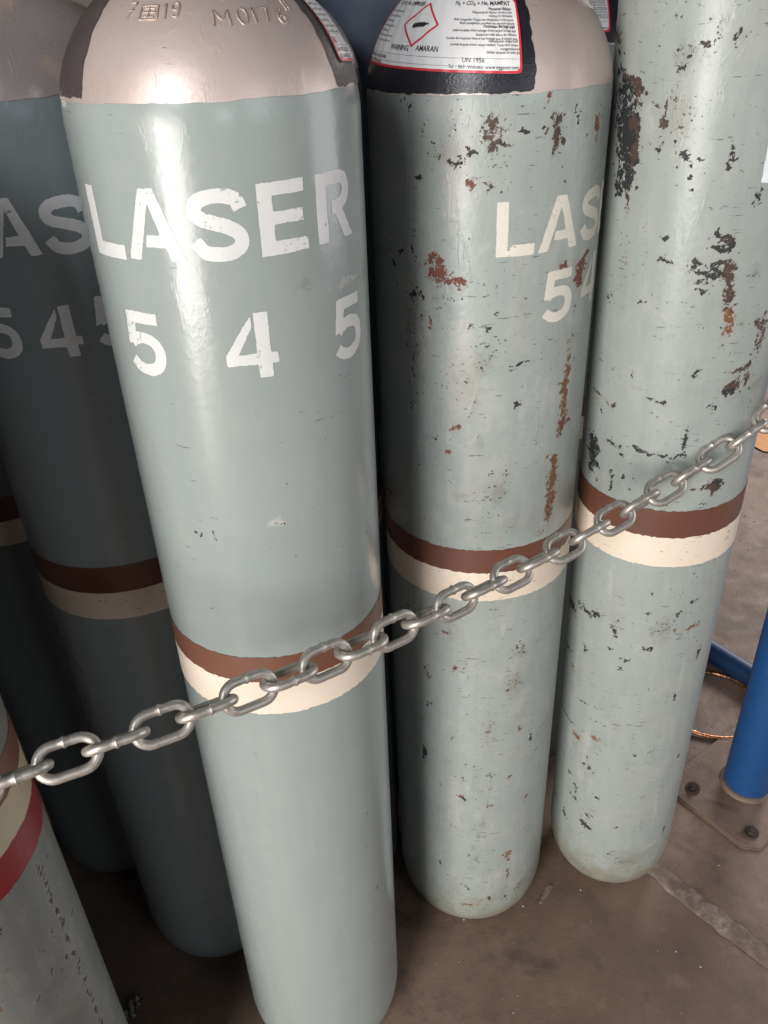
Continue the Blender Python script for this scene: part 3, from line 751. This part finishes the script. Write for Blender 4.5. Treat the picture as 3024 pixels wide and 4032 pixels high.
M_red = paint('band_red', (0.21, 0.014, 0.020), 14, speck=0.0, rough=0.38, peel=0.3, mottle=0.12, dirt_amt=0.2)
M_black = plain('patch_black', (0.018, 0.018, 0.024), 0.30, 0.0, 0.3, 60, 0.35, 0.0012)
M_dull = plain('patch_brown_grey', (0.070, 0.056, 0.055), 0.42, 0.0, 0.25, 60, 0.3, 0.0012)
M_white = worn_print('stencil_white', (0.62, 0.61, 0.60), GREY, 1, 0.63)
M_whiteB = worn_print('stencil_cream', (0.66, 0.615, 0.54), GREY_B, 2, 0.64)
M_whiteD = worn_print('stencil_white_lifted', (0.84, 0.83, 0.83), GREY_D, 3)  # white lifted in the colour to make up for shade
M_paper = plain('label_paper', (0.76, 0.745, 0.74), 0.32, 0.0, 0.04, 120, 0.25, 0.0008)
M_lred = plain('label_red', (0.62, 0.035, 0.055), 0.35, 0, 0.08, 80, 0)
M_ink = plain('label_ink', (0.035, 0.033, 0.036), 0.4, 0, 0.1, 80, 0)
M_inkred = plain('label_red_ink', (0.55, 0.05, 0.07), 0.4, 0, 0.1, 80, 0)
M_foil = plain('silver_sticker', (0.80, 0.85, 0.87), 0.4, 0.1, 0.15, 90, 0.4, 0.001)

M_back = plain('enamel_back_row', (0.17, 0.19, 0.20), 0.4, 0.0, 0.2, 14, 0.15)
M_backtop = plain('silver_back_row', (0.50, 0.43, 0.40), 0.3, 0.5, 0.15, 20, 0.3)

# ---------------------------------------------------------------- the bottles
GRP = 'gas cylinders standing in the row'
bA = bottle('A', -.1227, .7126, .0108, .0074, .1143, 1.280, .105, 1.299, M_A, M_silver, 0.0016,
            'clean grey-green gas cylinder in front, fully readable white LASER 545 stencil', GRP,
            [('brown_band', .783, .816, M_brown), ('cream_band', .7405, .784, M_cream)])
bB = bottle('B', .1247, .9193, .0018, .0037, .1220, 1.262, .119, 1.2752, M_B, M_silver, 0.0016,
            'rust-specked grey gas cylinder with hazard label on black patch, second from the right', GRP,
            [('brown_band', .7545, .789, M_brown2), ('cream_band', .713, .7555, M_cream2)])
bC = bottle('C', .3686, .9334, -.0205, -.0328, .1044, 1.352, .105, 1.372, M_C, M_silver, 0.0016,
            'rightmost battered grey gas cylinder with large black bare patches and no stencil', GRP,
            [('brown_band', .7755, .8165, M_brown2), ('cream_band', .7315, .7765, M_cream2)])
bD = bottle('D', -.3218, .8696, .0008, .0033, .1155, 1.275, .105, 1.2937, M_D, M_silver2, 0.004,
            'shaded blue-grey gas cylinder left of the clean one, stencil partly hidden behind it', GRP,
            [('brown_band', .786, .823, M_brown2), ('cream_band', .749, .787, M_cream2)])
bG = bottle('G', -.4515, .4832, .0067, .0074, .1149, 1.275, .105, 1.29, M_G, M_silver2, 0.0028,
            'shade-darkened grey gas cylinder with red, cream and brown bands at the lower left corner', GRP,
            [('brown_band', .787, .823, M_brown2), ('cream_band', .745, .788, M_cream_shade), ('red_band', .7055, .746, M_red)])
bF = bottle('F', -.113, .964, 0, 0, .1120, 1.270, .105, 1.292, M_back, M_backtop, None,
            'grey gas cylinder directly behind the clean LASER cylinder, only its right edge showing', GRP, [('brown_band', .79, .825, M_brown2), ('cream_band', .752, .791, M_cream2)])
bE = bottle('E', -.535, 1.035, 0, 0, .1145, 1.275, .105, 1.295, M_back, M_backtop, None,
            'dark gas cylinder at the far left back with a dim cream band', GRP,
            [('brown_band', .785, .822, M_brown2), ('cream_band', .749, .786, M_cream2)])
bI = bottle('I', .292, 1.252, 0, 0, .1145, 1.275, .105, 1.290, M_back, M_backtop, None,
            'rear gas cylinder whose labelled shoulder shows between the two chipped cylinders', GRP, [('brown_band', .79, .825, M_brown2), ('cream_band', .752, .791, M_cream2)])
bJ = bottle('J', .030, 1.190, 0, 0, .1145, 1.40, .105, 1.42, M_shaded, M_backtop, None,
            'tall gas cylinder with shade-dark paint at the back in the narrow gap beside the hazard label', GRP, [])
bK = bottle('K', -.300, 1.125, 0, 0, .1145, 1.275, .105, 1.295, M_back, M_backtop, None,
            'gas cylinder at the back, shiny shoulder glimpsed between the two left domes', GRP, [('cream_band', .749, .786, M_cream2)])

for n_, (x_, y_) in enumerate(((-.700, .345), (-.930, .185), (-.800, .640), (-.79, .93))):  # out-of-view cylinders added to shade the left side
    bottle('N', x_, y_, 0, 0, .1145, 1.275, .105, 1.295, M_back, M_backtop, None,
           ('unseen gas cylinder added left of the red-banded one to shade the row', 'unseen gas cylinder added second past the red-banded one to shade the row',
            'unseen gas cylinder added left of the shaded blue-grey one as a light blocker', 'unseen gas cylinder added beyond the left picture edge as a light blocker')[n_], GRP,
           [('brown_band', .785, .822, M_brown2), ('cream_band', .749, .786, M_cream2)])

# stencils (arc position, foot height, glyph height, width factor)
for ch, u, z, ws, t in (('L', -.1062, 1.1945, 1.02, 0), ('A', -.0637, 1.1962, 1.0, 0), ('S', -.0135, 1.1955, 1.00, 0), ('E', .0390, 1.1963, 1.0, .01), ('R', .0866, 1.1970, 1.0, 0)):
    glyph(bA, ch, u, z, .0502, ws, M_white, bA.root, ord(ch), t)
for ch, u, z, ws in (('5', -.0885, 1.1032, 1.06), ('4', .0030, 1.1035, 1.02), ('5', .0940, 1.0985, 1.06)):
    glyph(bA, ch, u, z, .0520, ws, M_white, bA.root, 3 + int(u * 1000))
for ch, u, z, ws in (('L', -.0052, 1.1342, 1.0), ('A', .0370, 1.1347, 1.02), ('S', .0890, 1.1350, 1.0), ('E', .1360, 1.1350, 1.0), ('R', .1840, 1.1350, 1.0)):
    glyph(bB, ch, u, z, .0512, ws, M_whiteB, bB.root, 20 + ord(ch))
for ch, u, z, ws in (('5', .0440, 1.0615, 1.04), ('4', .1030, 1.0655, 1.02), ('5', .172, 1.0655, 1.04)):
    glyph(bB, ch, u, z, .0530, ws, M_whiteB, bB.root, 40 + int(u * 1000))
for ch, u, z, ws in (('L', -.0650, 1.1690, 1.0), ('A', -.0205, 1.1685, .98), ('S', .0285, 1.1665, 1.0), ('E', .080, 1.167, 1.0), ('R', .128, 1.167, 1.0)):
    glyph(bD, ch, u, z, .0505, ws, M_whiteD, bD.root, 60 + ord(ch))
for ch, u, z, ws in (('5', -.0545, 1.0720, 1.04), ('4', .0035, 1.0710, 1.0), ('5', .0540, 1.0740, 1.04)):
    glyph(bD, ch, u, z, .0505, ws, M_whiteD, bD.root, 80 + int(u * 1000))

# dark patches the labels are stuck on
dome_patch(bB, 'label_backing_paint', -150, 12.4, 1.2767, 1.372, M_black, 3)
dome_patch(bA, 'label_backing_paint', 60.5, 150, 1.3005, 1.372, M_dull, 4)
dome_patch(bA, 'dark_paint_stripe', -130, -43.2, 1.3015, 1.377, M_dull, 5)
dome_patch(bI, 'label_backing_paint', -120, 30, 1.2925, 1.372, M_black, 6)

# hazard label, laid out as read on the second bottle from the right
LAB_TH, LAB_W, LAB_H, SLOPE = -82.0, 88.6, 0.0640, 0.050

def hazard_label(b, dth, dz, extra=()):
    Rl = 0.1147
    sBL = float(bB.s_of_z(1.2988))
    def loc(th, z):
        a = R_(th - LAB_TH) * Rl
        return a, float(bB.s_of_z(z)) - sBL + SLOPE * a
    s_base = float(b.s_of_z(1.2988 + dz))
    def mp(off):
        def f(a, s):
            a, s = np.asarray(a), np.asarray(s)
            wr = 0.00025 * np.sin(a * 420 + s * 60)
            return b.at(R_(LAB_TH + dth) + a / Rl, b.z_of_s(s_base + s - SLOPE * a), off + wr)
        return f
    W = R_(LAB_W) * Rl
    rr = 0.004
    def rrect(X, Y, inset):
        qx = np.abs(X - W / 2) - (W / 2 - inset - rr); qy = np.abs(Y - LAB_H / 2) - (LAB_H / 2 - inset - rr)
        return np.hypot(np.maximum(qx, 0), np.maximum(qy, 0)) + np.minimum(np.maximum(qx, qy), 0) - rr
    lab = obj('hazard_label', shape_mesh('hazard_label', lambda X, Y: rrect(X, Y, 0), -.003, W + .003, -.003, LAB_H + .003, .0022, mp(.0018)), M_paper, b.root)
    obj('border', shape_mesh('border', lambda X, Y: np.maximum(rrect(X, Y, 0), -rrect(X, Y, .0020)), -.003, W + .003, -.003, LAB_H + .003, .0011, mp(.0021)), M_lred, lab)
    dia = [loc(-43.4, 1.3450), loc(-32.9, 1.3283), loc(-45.6, 1.3118), loc(-56.3, 1.3290)]
    cx, cy = np.mean([p[0] for p in dia]), np.mean([p[1] for p in dia])
    def fd(X, Y):
        d = sd_poly(X, Y, dia)
        return np.maximum(d, -(d + .0019))
    obj('hazard_diamond', shape_mesh('hazard_diamond', fd, cx - .03, cx + .03, cy - .03, cy + .03, .0009, mp(.0021)), M_lred, lab)
    def fi(X, Y):
        x, y = X - cx - .0005, Y - cy + .0004
        ca, sa = math.cos(.13), math.sin(.13)
        x, y = x * ca + y * sa, -x * sa + y * ca
        body = np.maximum(np.abs(x + .0015) - .0065, 0)
        d = np.hypot(body, y) - .0021
        neck = np.maximum(np.abs(x - .0085) - .0022, np.abs(y) - .0008)
        return np.minimum(d, neck)
    obj('bottle_symbol', shape_mesh('bottle_symbol', fi, cx - .02, cx + .02, cy - .01, cy + .01, .0006, mp(.0021)), M_ink, lab)
    def zr(y): return 1.3384 - .0001246 * (y + 7 - 55)
    it = []
    def put(s, th, z, size, al, bold=False, sq=.85):
        a, q = loc(th, z)
        it.append((s, a, q, size, al, bold, sq))
    put('N\u2082 + CO\u2082 + He, MAMPAT', 3.0, 1.3400, .0058, 'RIGHT', True, .92)
    put('N\u2082 + CO\u2082 + He, COMPRESSED', -46.5, 1.3425, .0052, 'RIGHT', True, .80)
    for y, s, bold in ((63, 'Penyataan Bahaya', True), (83, 'Mengandungi gas dibawah tekanan; boleh', False), (103, 'meletup jika dipanaskan', False),
                       (126, 'Boleh mengantikan Oksigen dan menyebabkan lemas pantas', False), (147, 'Boleh meningkatkan pernafasan dan denyutan jantung', False),
                       (166, 'Penyataan Berjaga-jaga', True), (189, 'Jangan kendalikan bahan sehingga semua langkah berjaga-jaga', False),
                       (213, 'keselamatan telah dibaca dan difahami', False), (236, 'Gunakan dan simpankan hanya di luar kawasan atau di tempat yang', False),
                       (251, 'dialihudarakan dengan baik', False), (273, 'Lindungi daripada sinaran cahaya matahari. Tutup valve selepas', False),
                       (296, 'menggunakannya', False), (317, 'Elakkan daripada tersedut gas', False)):
        put(s, 3.2 + (y - 60) * .010, zr(y), .0036 if bold else .0031, 'RIGHT', bold, .90 if bold else .78)
    put('WARNING', -60.0, 1.3105, .0066, 'LEFT', True, .80)
    put('AMARAN', -42.6, 1.3095, .0066, 'LEFT', True, .88)
    put('UN 1956', -19.1, 1.3005, .0055, 'LEFT', False, .95)
    put('Tel', -25.0, 1.2965, .0040, 'LEFT')
    put('863  Website  www.siggases.com', 5.2, 1.2935, .0040, 'RIGHT', False, .95)
    for k_, s in enumerate(('under pressure; may explode if heated', 'oxygen and cause rapid suffocation', 'respiration and heart rate', 'all safety precautions have been', 'read and understood', 'outdoors or in well-ventilated place', 'from sunlight. Close valve after use')):
        put(s, -80.0, 1.3395 - k_ * .0037, .0030, 'LEFT', False, .78)
    put('INDUSTRIAL GAS SDN. BHD.', -80.5, 1.3050, .0040, 'LEFT', True, .72)
    put('Jaya 11, 81400 Senai, Johor', -80.5, 1.3010, .0038, 'LEFT', True, .70)
    TV, TF = text_verts(it)
    TV, TF = list(map(tuple, TV)), list(TF)
    for z_ in (1.3103, 1.3045):          # the ruled lines
        a0, q0 = loc(-80.5, z_ - .0012)
        for i in range(60):
            xa, xb = .003 + (W - .006) * i / 60, .003 + (W - .006) * (i + 1) / 60
            b0 = len(TV)
            TV += [(xa, q0 - .0001), (xb, q0 - .0001), (xb, q0 + .0001), (xa, q0 + .0001)]
            TF.append((b0, b0 + 1, b0 + 2, b0 + 3))
    TV = np.array(TV)
    obj('printed_text', py_mesh('printed_text', mp(.0022)(TV[:, 0], TV[:, 1]), TF, False), M_ink, lab)
    if extra:
        TV, TF = text_verts([(s, loc(th, z)[0], loc(th, z)[1], sz, 'LEFT', True, .9) for s, th, z, sz in extra])
        obj('printed_logo', py_mesh('printed_logo', mp(.0024)(TV[:, 0], TV[:, 1]), TF, False), M_inkred, lab)
    return lab

hazard_label(bB, 0, 0)
hazard_label(bA, 149.5, 0.0165, (('SIG', -80.3, 1.3105, .0062),))
hazard_label(bI, -1.0, 0.0125)

# foil sticker at the right border of the battered bottle
def foil(X, Y):
    return rect(X, Y, .0137, 1.1915, .052, 1.2305) + .0012 * fbm(X * 200, Y * 200, 5)
obj('silver_sticker', shape_mesh('silver_sticker', foil, .008, .058, 1.186, 1.236, .002, lambda x, y: bC.at(x / bC.R, y, .0009)), M_foil, bC.root)

# marks stamped into the shoulder of the front bottle: raised strokes in a browner silver
M_stamp = plain('stamped_silver', (0.50, 0.395, 0.34), 0.34, 0.5, 0.3, 300, 0.5)
MARK = {'7': [[(.05, 1), (.75, 1), (.25, 0)], [(.2, .5), (.65, .5)]],
        't': [[(.05, 1), (.75, 1), (.3, 0)]],
        '1': [[(.2, .8), (.4, 1), (.4, 0)]],
        '9': [[(.7, .7), (.6, .95), (.3, 1), (.08, .8), (.15, .55), (.45, .5), (.7, .7), (.65, .3), (.45, .02), (.12, .1)]],
        '0': [[(.4, 1), (.1, .8), (.05, .4), (.3, 0), (.6, .1), (.75, .5), (.65, .9), (.4, 1)]],
        'M': [[(0, 0), (.05, 1), (.4, .35), (.75, 1), (.8, 0)]],
        '6': [[(.65, .95), (.3, .75), (.1, .4), (.2, .05), (.55, 0), (.72, .25), (.55, .5), (.15, .4)]],
        '3': [[(.1, .95), (.65, .98), (.35, .58), (.7, .4), (.6, .05), (.1, .03)]],
        '4': [[(.5, 0), (.5, 1), (.05, .35), (.75, .35)]],
        'S': [[(.7, .85), (.4, 1), (.1, .8), (.4, .52), (.7, .3), (.45, 0), (.08, .12)]],
        'B': [[(0, 0), (1, 0), (1, 1), (0, 1), (0, 0)], [(.5, .1), (.5, .9)], [(.12, .5), (.88, .5)], [(.2, .18), (.8, .18)], [(.2, .8), (.8, .8)]],
        'I': [[(.3, 0), (.3, 1)]]}
def stamp(b, ch, th, z, w, h, tilt=0.0):
    V, F = [], []
    n = 6
    s0 = float(b.s_of_z(z))
    for line in MARK[ch]:
        pts = spline(line, 5) if ch in '903S6' else [np.array(p, float) for p in line]
        fine = []
        for a, c in zip(pts[:-1], pts[1:]):
            for t in np.linspace(0, 1, 4, endpoint=False):
                fine.append(a + (c - a) * t)
        fine.append(pts[-1])
        fine = np.array(fine)
        xs, ys = fine[:, 0] * w, fine[:, 1] * h + tilt * fine[:, 0] * w
        rr_ = b.R * 0.8
        P = b.at(R_(th) + xs / rr_, b.z_of_s(s0 + ys), 0.0006)
        N = b.at(R_(th) + xs / rr_, b.z_of_s(s0 + ys), 0.0106) - P
        base = len(V)
        for i in range(len(P)):
            d = P[min(i + 1, len(P) - 1)] - P[max(i - 1, 0)]
            d = d / (np.linalg.norm(d) + 1e-9)
            nn = N[i] / np.linalg.norm(N[i])
            sd = np.cross(d, nn)
            for q in range(n):
                a = 2 * math.pi * q / n
                V.append(P[i] + 0.00072 * math.cos(a) * sd + 0.00068 * math.sin(a) * nn)
        for i in range(len(P) - 1):
            for q in range(n):
                F.append((base + i * n + q, base + i * n + (q + 1) % n, base + (i + 1) * n + (q + 1) % n, base + (i + 1) * n + q))
    o = obj('stamped_mark', py_mesh('stamped_mark', V, F), M_stamp, b.root)
    at = o.data.attributes.new('wear', 'FLOAT_COLOR', 'POINT')
    at.data.foreach_set('color', np.zeros(len(V) * 4, np.float32))
for ch, th, z, w, h in (('7', -26.0, 1.3470, .0080, .0125), ('B', -18.8, 1.3462, .0130, .0105), ('1', -8.5, 1.3462, .0060, .0115), ('9', -4.6, 1.3470, .0085, .0110),
                        ('M', 13.2, 1.3412, .0135, .0115), ('0', 23.4, 1.3415, .0095, .0120), ('1', 29.8, 1.3420, .005, .0115), ('t', 34.6, 1.3422, .0085, .0110), ('6', 42.3, 1.3410, .0085, .0115),
                        ('I', 49.0, 1.3480, .004, .009), ('I', 51.0, 1.3480, .004, .009),
                        ('7', -25.0, 1.3585, .008, .011), ('9', -14.5, 1.3580, .008, .011), ('1', -5.5, 1.3575, .006, .011), ('4', 2.5, 1.3575, .008, .011),
                        ('S', 17.0, 1.3560, .010, .011), ('M', 26.0, 1.3565, .012, .011)):
    stamp(bA, ch, th, z, w, h)

# ---------------------------------------------------------------- chain across the row
CH = [(-.5120, .3480, .8540), (-.4740, .3460, .8550), (-.4350, .3520, .8560), (-.3980, .3660, .8575), (-.3620, .3880, .8590), (-.3270, .4130, .8602)] + [(-0.2907, 0.4321, 0.8610), (-0.2544, 0.4459, 0.8620), (-0.2197, 0.4606, 0.8621), (-0.1862, 0.4763, 0.8615), (-0.1536, 0.4930, 0.8602), (-0.1216, 0.5107, 0.8586), (-0.0901, 0.5293, 0.8566), (-0.0588, 0.5487, 0.8544), (-0.0277, 0.5688, 0.8522), (0.0035, 0.5894, 0.8502), (0.0347, 0.6105, 0.8484), (0.0660, 0.6319, 0.8470), (0.0974, 0.6534, 0.8461), (0.1289, 0.6747, 0.8459), (0.1603, 0.6957, 0.8466), (0.1916, 0.7160, 0.8483), (0.2226, 0.7354, 0.8510), (0.2532, 0.7537, 0.8550), (0.2830, 0.7704, 0.8605), (0.3119, 0.7852, 0.8675), (0.3395, 0.7979, 0.8762), (0.3655, 0.8079, 0.8867), (0.3896, 0.8149, 0.8992), (0.4113, 0.8185, 0.9138), (0.4330, 0.8236, 0.9285), (0.4546, 0.8317, 0.9431), (0.4763, 0.8427, 0.9577), (0.4980, 0.8568, 0.9724), (0.5197, 0.8739, 0.9870), (0.5414, 0.8940, 1.0017)]
CH = np.array(CH)
def resample(P, pitch, start):
    """points on the curve a fixed straight distance apart"""
    tt = np.linspace(0, len(P) - 1, 4000)
    L = np.stack([np.interp(tt, np.arange(len(P)), P[:, k]) for k in range(3)], 1)
    out = [L[0]]
    for p in L:
        if np.linalg.norm(p - out[-1]) >= pitch:
            out.append(p)
    return np.array(out)
PITCH, WIRE, WID = 0.0372, 0.0042, 0.0338
def link_mesh():
    """long oval of round wire with a weld bead on one side"""
    rad = WID / 2 - WIRE
    half = PITCH / 2 + WIRE - rad + 0.0002
    path = []
    for i in range(13):
        a = -math.pi / 2 + math.pi * i / 12
        path.append((half + rad * math.cos(a), rad * math.sin(a)))
    for t in (.80, .62, .56, .535, .51, .49, .465, .44, .38, .2):
        path.append((half * (2 * t - 1), rad))
    for i in range(13):
        a = math.pi / 2 + math.pi * i / 12
        path.append((-half + rad * math.cos(a), rad * math.sin(a)))
    for t in (.25, .5, .75):
        path.append((half * (2 * t - 1), -rad))
    n, V, F = 12, [], []
    N = len(path)
    for i, (x, y) in enumerate(path):
        xa, ya = path[i - 1]; xb, yb = path[(i + 1) % N]
        d = Vector((xb - xa, yb - ya, 0)).normalized()
        s = Vector((d.y, -d.x, 0))
        w = WIRE
        if abs(y - rad) < 1e-6 and abs(x) < half * .5:
            k_ = abs(x) / half
            w = WIRE * (1.24 if k_ < .06 else 1.10 if k_ < .16 else .98)
        w *= 1 + 0.02 * math.sin(i * 1.7)
        for q in range(n):
            a = 2 * math.pi * q / n
            p = Vector((x, y, 0)) + s * (w * math.cos(a)) + Vector((0, 0, w * math.sin(a)))
            V.append(tuple(p))
    for i in range(N):
        for q in range(n):
            F.append((i * n + q, i * n + (q + 1) % n, ((i + 1) % N) * n + (q + 1) % n, ((i + 1) % N) * n + q))
    return py_mesh('chain_link', V, F)

def chain_material():
    k = NT('galvanised_steel')
    oi = k.n('ShaderNodeObjectInfo')
    tc = k.n('ShaderNodeTexCoord')
    add = k.n('ShaderNodeVectorMath', operation='ADD')
    k.link(tc.outputs['Object'], add.inputs[0])
    k.link(oi.outputs['Random'], add.inputs[1])
    co = add.outputs[0]
    n1 = k.noise(co, 160, 4, 0.65)
    n2 = k.noise(co, 45, 3, 0.6)
    base = k.mix(k.step(n1, 0.50, 0.70), (0.47, 0.43, 0.39), (0.35, 0.31, 0.275))
    base = k.mix(k.math('MULTIPLY', k.step(n2, 0.58, 0.75), 0.3), base, (0.20, 0.16, 0.13))
    k.link(base, k.bsdf.inputs['Base Color'])
    k.bsdf.inputs['Metallic'].default_value = 0.7
    k.link(k.math('ADD', k.math('MULTIPLY', n1, 0.2), 0.34), k.bsdf.inputs['Roughness'])
    k.link(k.bump(n1, 0.15, 0.0008), k.bsdf.inputs['Normal'])
    return k.mat
pts = resample(CH, PITCH, 0)
chain = empty('chain', tuple(pts[len(pts) // 2]))
tag(chain, 'galvanised steel link chain slung across the front of the gas cylinders', 'chain')
lm = link_mesh()
lm.materials.append(chain_material())
inv = Matrix.Translation(-chain.location)
eye = Vector((0, 0, 1.356))
for i in range(len(pts) - 1):
    a, b_ = Vector(pts[i]), Vector(pts[i + 1])
    mid = (a + b_) / 2
    xax = (b_ - a).normalized()
    # every other link turns its flat side up towards the room, the ones between stand on edge
    face = (Vector((-0.25, -0.75, 0.62)))
    zax = (face - xax * face.dot(xax)).normalized()
    tw = 0.02 + 0.50 * math.exp(-((i - 14) / 5.0) ** 2)
    ang = tw + (0 if i % 2 == 1 else math.pi / 2) + 0.10 * math.sin(i * 2.3)
    zax = Matrix.Rotation(ang, 3, xax) @ zax
    yax = zax.cross(xax)
    M4 = Matrix((xax, yax, zax)).transposed().to_4x4()
    M4.translation = mid
    o = bpy.data.objects.new('chain_link', lm)
    C.objects.link(o)
    o.parent = chain
    o.matrix_local = inv @ M4

# ---------------------------------------------------------------- blue barrier post on its base plate, rail and copper hoop
post = empty('barrier_post', (.687, 1.064, 0))
tag(post, 'blue painted steel post bolted to the floor at the right edge', 'post')
def blue_material():
    k = NT('blue_enamel')
    co = k.coord()
    n = k.noise(co, 30, 5, 0.6)
    base = k.mix(k.math('MULTIPLY', k.step(n, .5, .75), .35), (0.008, 0.065, 0.20), (0.010, 0.035, 0.09))
    base = k.mix(k.step(k.noise(co, 140, 4, .6), .66, .70), base, (0.02, 0.03, 0.05))
    z = k.n('ShaderNodeSeparateXYZ'); k.link(co, z.inputs[0])
    dirt = k.step(k.math('ADD', z.outputs[2], k.math('MULTIPLY', k.math('SUBTRACT', n, .5), .03)), .022, .002)
    base = k.mix(dirt, base, (0.085, 0.066, 0.055))
    k.link(base, k.bsdf.inputs['Base Color'])
    k.bsdf.inputs['Roughness'].default_value = 0.42
    k.link(k.bump(n, .2, .002), k.bsdf.inputs['Normal'])
    return k.mat
M_blue = blue_material()
lathe('tube', [(.0425, 0.0062), (.0425, 1.10), (.040, 1.115), (.02, 1.122)], M_blue, post, 48)
M_plate = M_floor
ex, ey = Vector((.57, -.82, 0)).normalized(), None
ey = Vector((-ex.y, ex.x, 0)) * 1.0
def plate_pt(a, b, z):
    p = ex * a + ey * b
    return (p.x, p.y, z)
hw, hl = .130, .102
bm = bmesh.new()
vs_ = [bm.verts.new(plate_pt(a, b, z)) for z in (0.0005, .006) for a, b in ((-hl, -hw), (hl - .022, -hw), (hl, -hw + .022), (hl, hw), (-hl, hw))]
bm.faces.new(vs_[5:])
for i in range(5):
    bm.faces.new((vs_[i], vs_[(i + 1) % 5], vs_[5 + (i + 1) % 5], vs_[5 + i]))
bmesh.ops.bevel(bm, geom=[e for e in bm.edges if all(v.co.z > .005 for v in e.verts)], offset=.002, segments=2, affect='EDGES')
me = bpy.data.meshes.new('base_plate'); bm.to_mesh(me); bm.free()
def plate_material():
    k = NT('dirty_plate')
    co = k.coord()
    n = k.noise(co, 25, 5, 0.65)
    n2 = k.noise(co, 150, 3, 0.6)
    base = k.ramp(n, [(.3, (.070, .047, .036)), (.5, (.115, .078, .058)), (.7, (.17, .12, .092))])
    base = k.mix(k.math('MULTIPLY', k.step(n2, .58, .72), .4), base, (.035, .03, .028))
    k.link(base, k.bsdf.inputs['Base Color'])
    k.bsdf.inputs['Roughness'].default_value = .6
    k.link(k.bump(n2, .4, .002), k.bsdf.inputs['Normal'])
    return k.mat
M_dplate = plate_material()
obj('base_plate', me, M_floor, post)
M_bolt = plain('rusty_bolt', (.045, .031, .024), .85, 0, .3, 200, .3)
for (wx, wy) in ((.580, 1.058), (.652, .952)):
    bp = bmesh.new()
    bmesh.ops.create_cone(bp, cap_ends=True, segments=6, radius1=.0085, radius2=.0080, depth=.007, matrix=Matrix.Translation((wx - .687, wy - 1.064, .0125)))
    bmesh.ops.create_cone(bp, cap_ends=True, segments=20, radius1=.0135, radius2=.013, depth=.002, matrix=Matrix.Translation((wx - .687, wy - 1.064, .0087)))
    bmesh.ops.create_cone(bp, cap_ends=True, segments=14, radius1=.0048, radius2=.0042, depth=.010, matrix=Matrix.Translation((wx - .687, wy - 1.064, .0165)))
    me = bpy.data.meshes.new('anchor_bolt'); bp.to_mesh(me); bp.free()
    obj('anchor_bolt', me, M_bolt, post)
lathe('weld_collar', [(.050, .0062), (.047, .0095), (.0435, .0130), (.043, .0130)], M_floor, post, 40)

def tube_mesh(name, pts, r, n=12, closed=False):
    V, F = [], []
    N = len(pts)
    for i, p in enumerate(pts):
        p = Vector(p)
        a = Vector(pts[i - 1] if (i or closed) else pts[i])
        b2 = Vector(pts[(i + 1) % N] if (i < N - 1 or closed) else pts[i])
        d = (b2 - a).normalized()
        s = d.cross(Vector((0, 0, 1))).normalized()
        u = s.cross(d)
        for q in range(n):
            t = 2 * math.pi * q / n
            V.append(tuple(p + s * r * math.cos(t) + u * r * math.sin(t)))
    for i in range(N if closed else N - 1):
        for q in range(n):
            F.append((i * n + q, i * n + (q + 1) % n, ((i + 1) % N) * n + (q + 1) % n, ((i + 1) % N) * n + q))
    if not closed:
        F += [tuple(range(n)), tuple(range((N - 1) * n, N * n))]
    return py_mesh(name, V, F)

rail = obj('floor_rail', tube_mesh('floor_rail', [(.690, 1.507, .026), (.735, 1.439, .026), (.82, 1.312, .026), (.93, 1.145, .026)], .025, 20), plain('blue_enamel_shade_dark', (.006, .036, .11), .5, 0, .3, 25))  # blue darkened in the paint to stand in for shade
tag(rail, 'blue steel tube lying on the floor behind the blue post', 'rail')
hp = []
for i in range(64):
    a = i / 64 * 2 * math.pi
    hp.append((.692 + .102 * math.cos(a) + .003 * math.sin(3 * a), 1.281 + .100 * math.sin(a), .0062 + .002 * math.sin(2 * a + 1)))
k = NT('bright_copper')
n = k.noise(k.coord(), 120, 3, .6)
k.link(k.mix(k.step(n, .45, .65), (.55, .25, .13), (.28, .13, .08)), k.bsdf.inputs['Base Color'])
k.bsdf.inputs['Metallic'].default_value = .9
k.bsdf.inputs['Roughness'].default_value = .28
k.link(k.bump(n, .5, .003), k.bsdf.inputs['Normal'])
hoop = obj('copper_hoop', tube_mesh('copper_hoop', hp, .0043, 10, True), k.mat)
tag(hoop, 'thin bright copper hoop lying on the floor between cylinder and post', 'hoop')

# torn scrap of tape by the foot of the lower left bottle
rg = random.Random(3)
V, F = [], []
for i in range(5):
    for j in range(9):
        V.append((-.452 + i * .0042 + rg.uniform(-.0016, .0016) + j * .0012, .676 + j * .0040 + rg.uniform(-.001, .001), .002 + .010 * abs(math.sin(i * 1.3 + j * .8)) + rg.uniform(0, .003)))
for i in range(4):
    for j in range(8):
        F.append((i * 9 + j, i * 9 + j + 1, (i + 1) * 9 + j + 1, (i + 1) * 9 + j))
scrap = obj('tape_scrap', py_mesh('tape_scrap', V, F, False), plain('old_tape', (.20, .185, .165), .5, 0, .3, 90))
tag(scrap, 'torn crumpled scrap of pale tape on the dark floor, lower left', 'scrap')
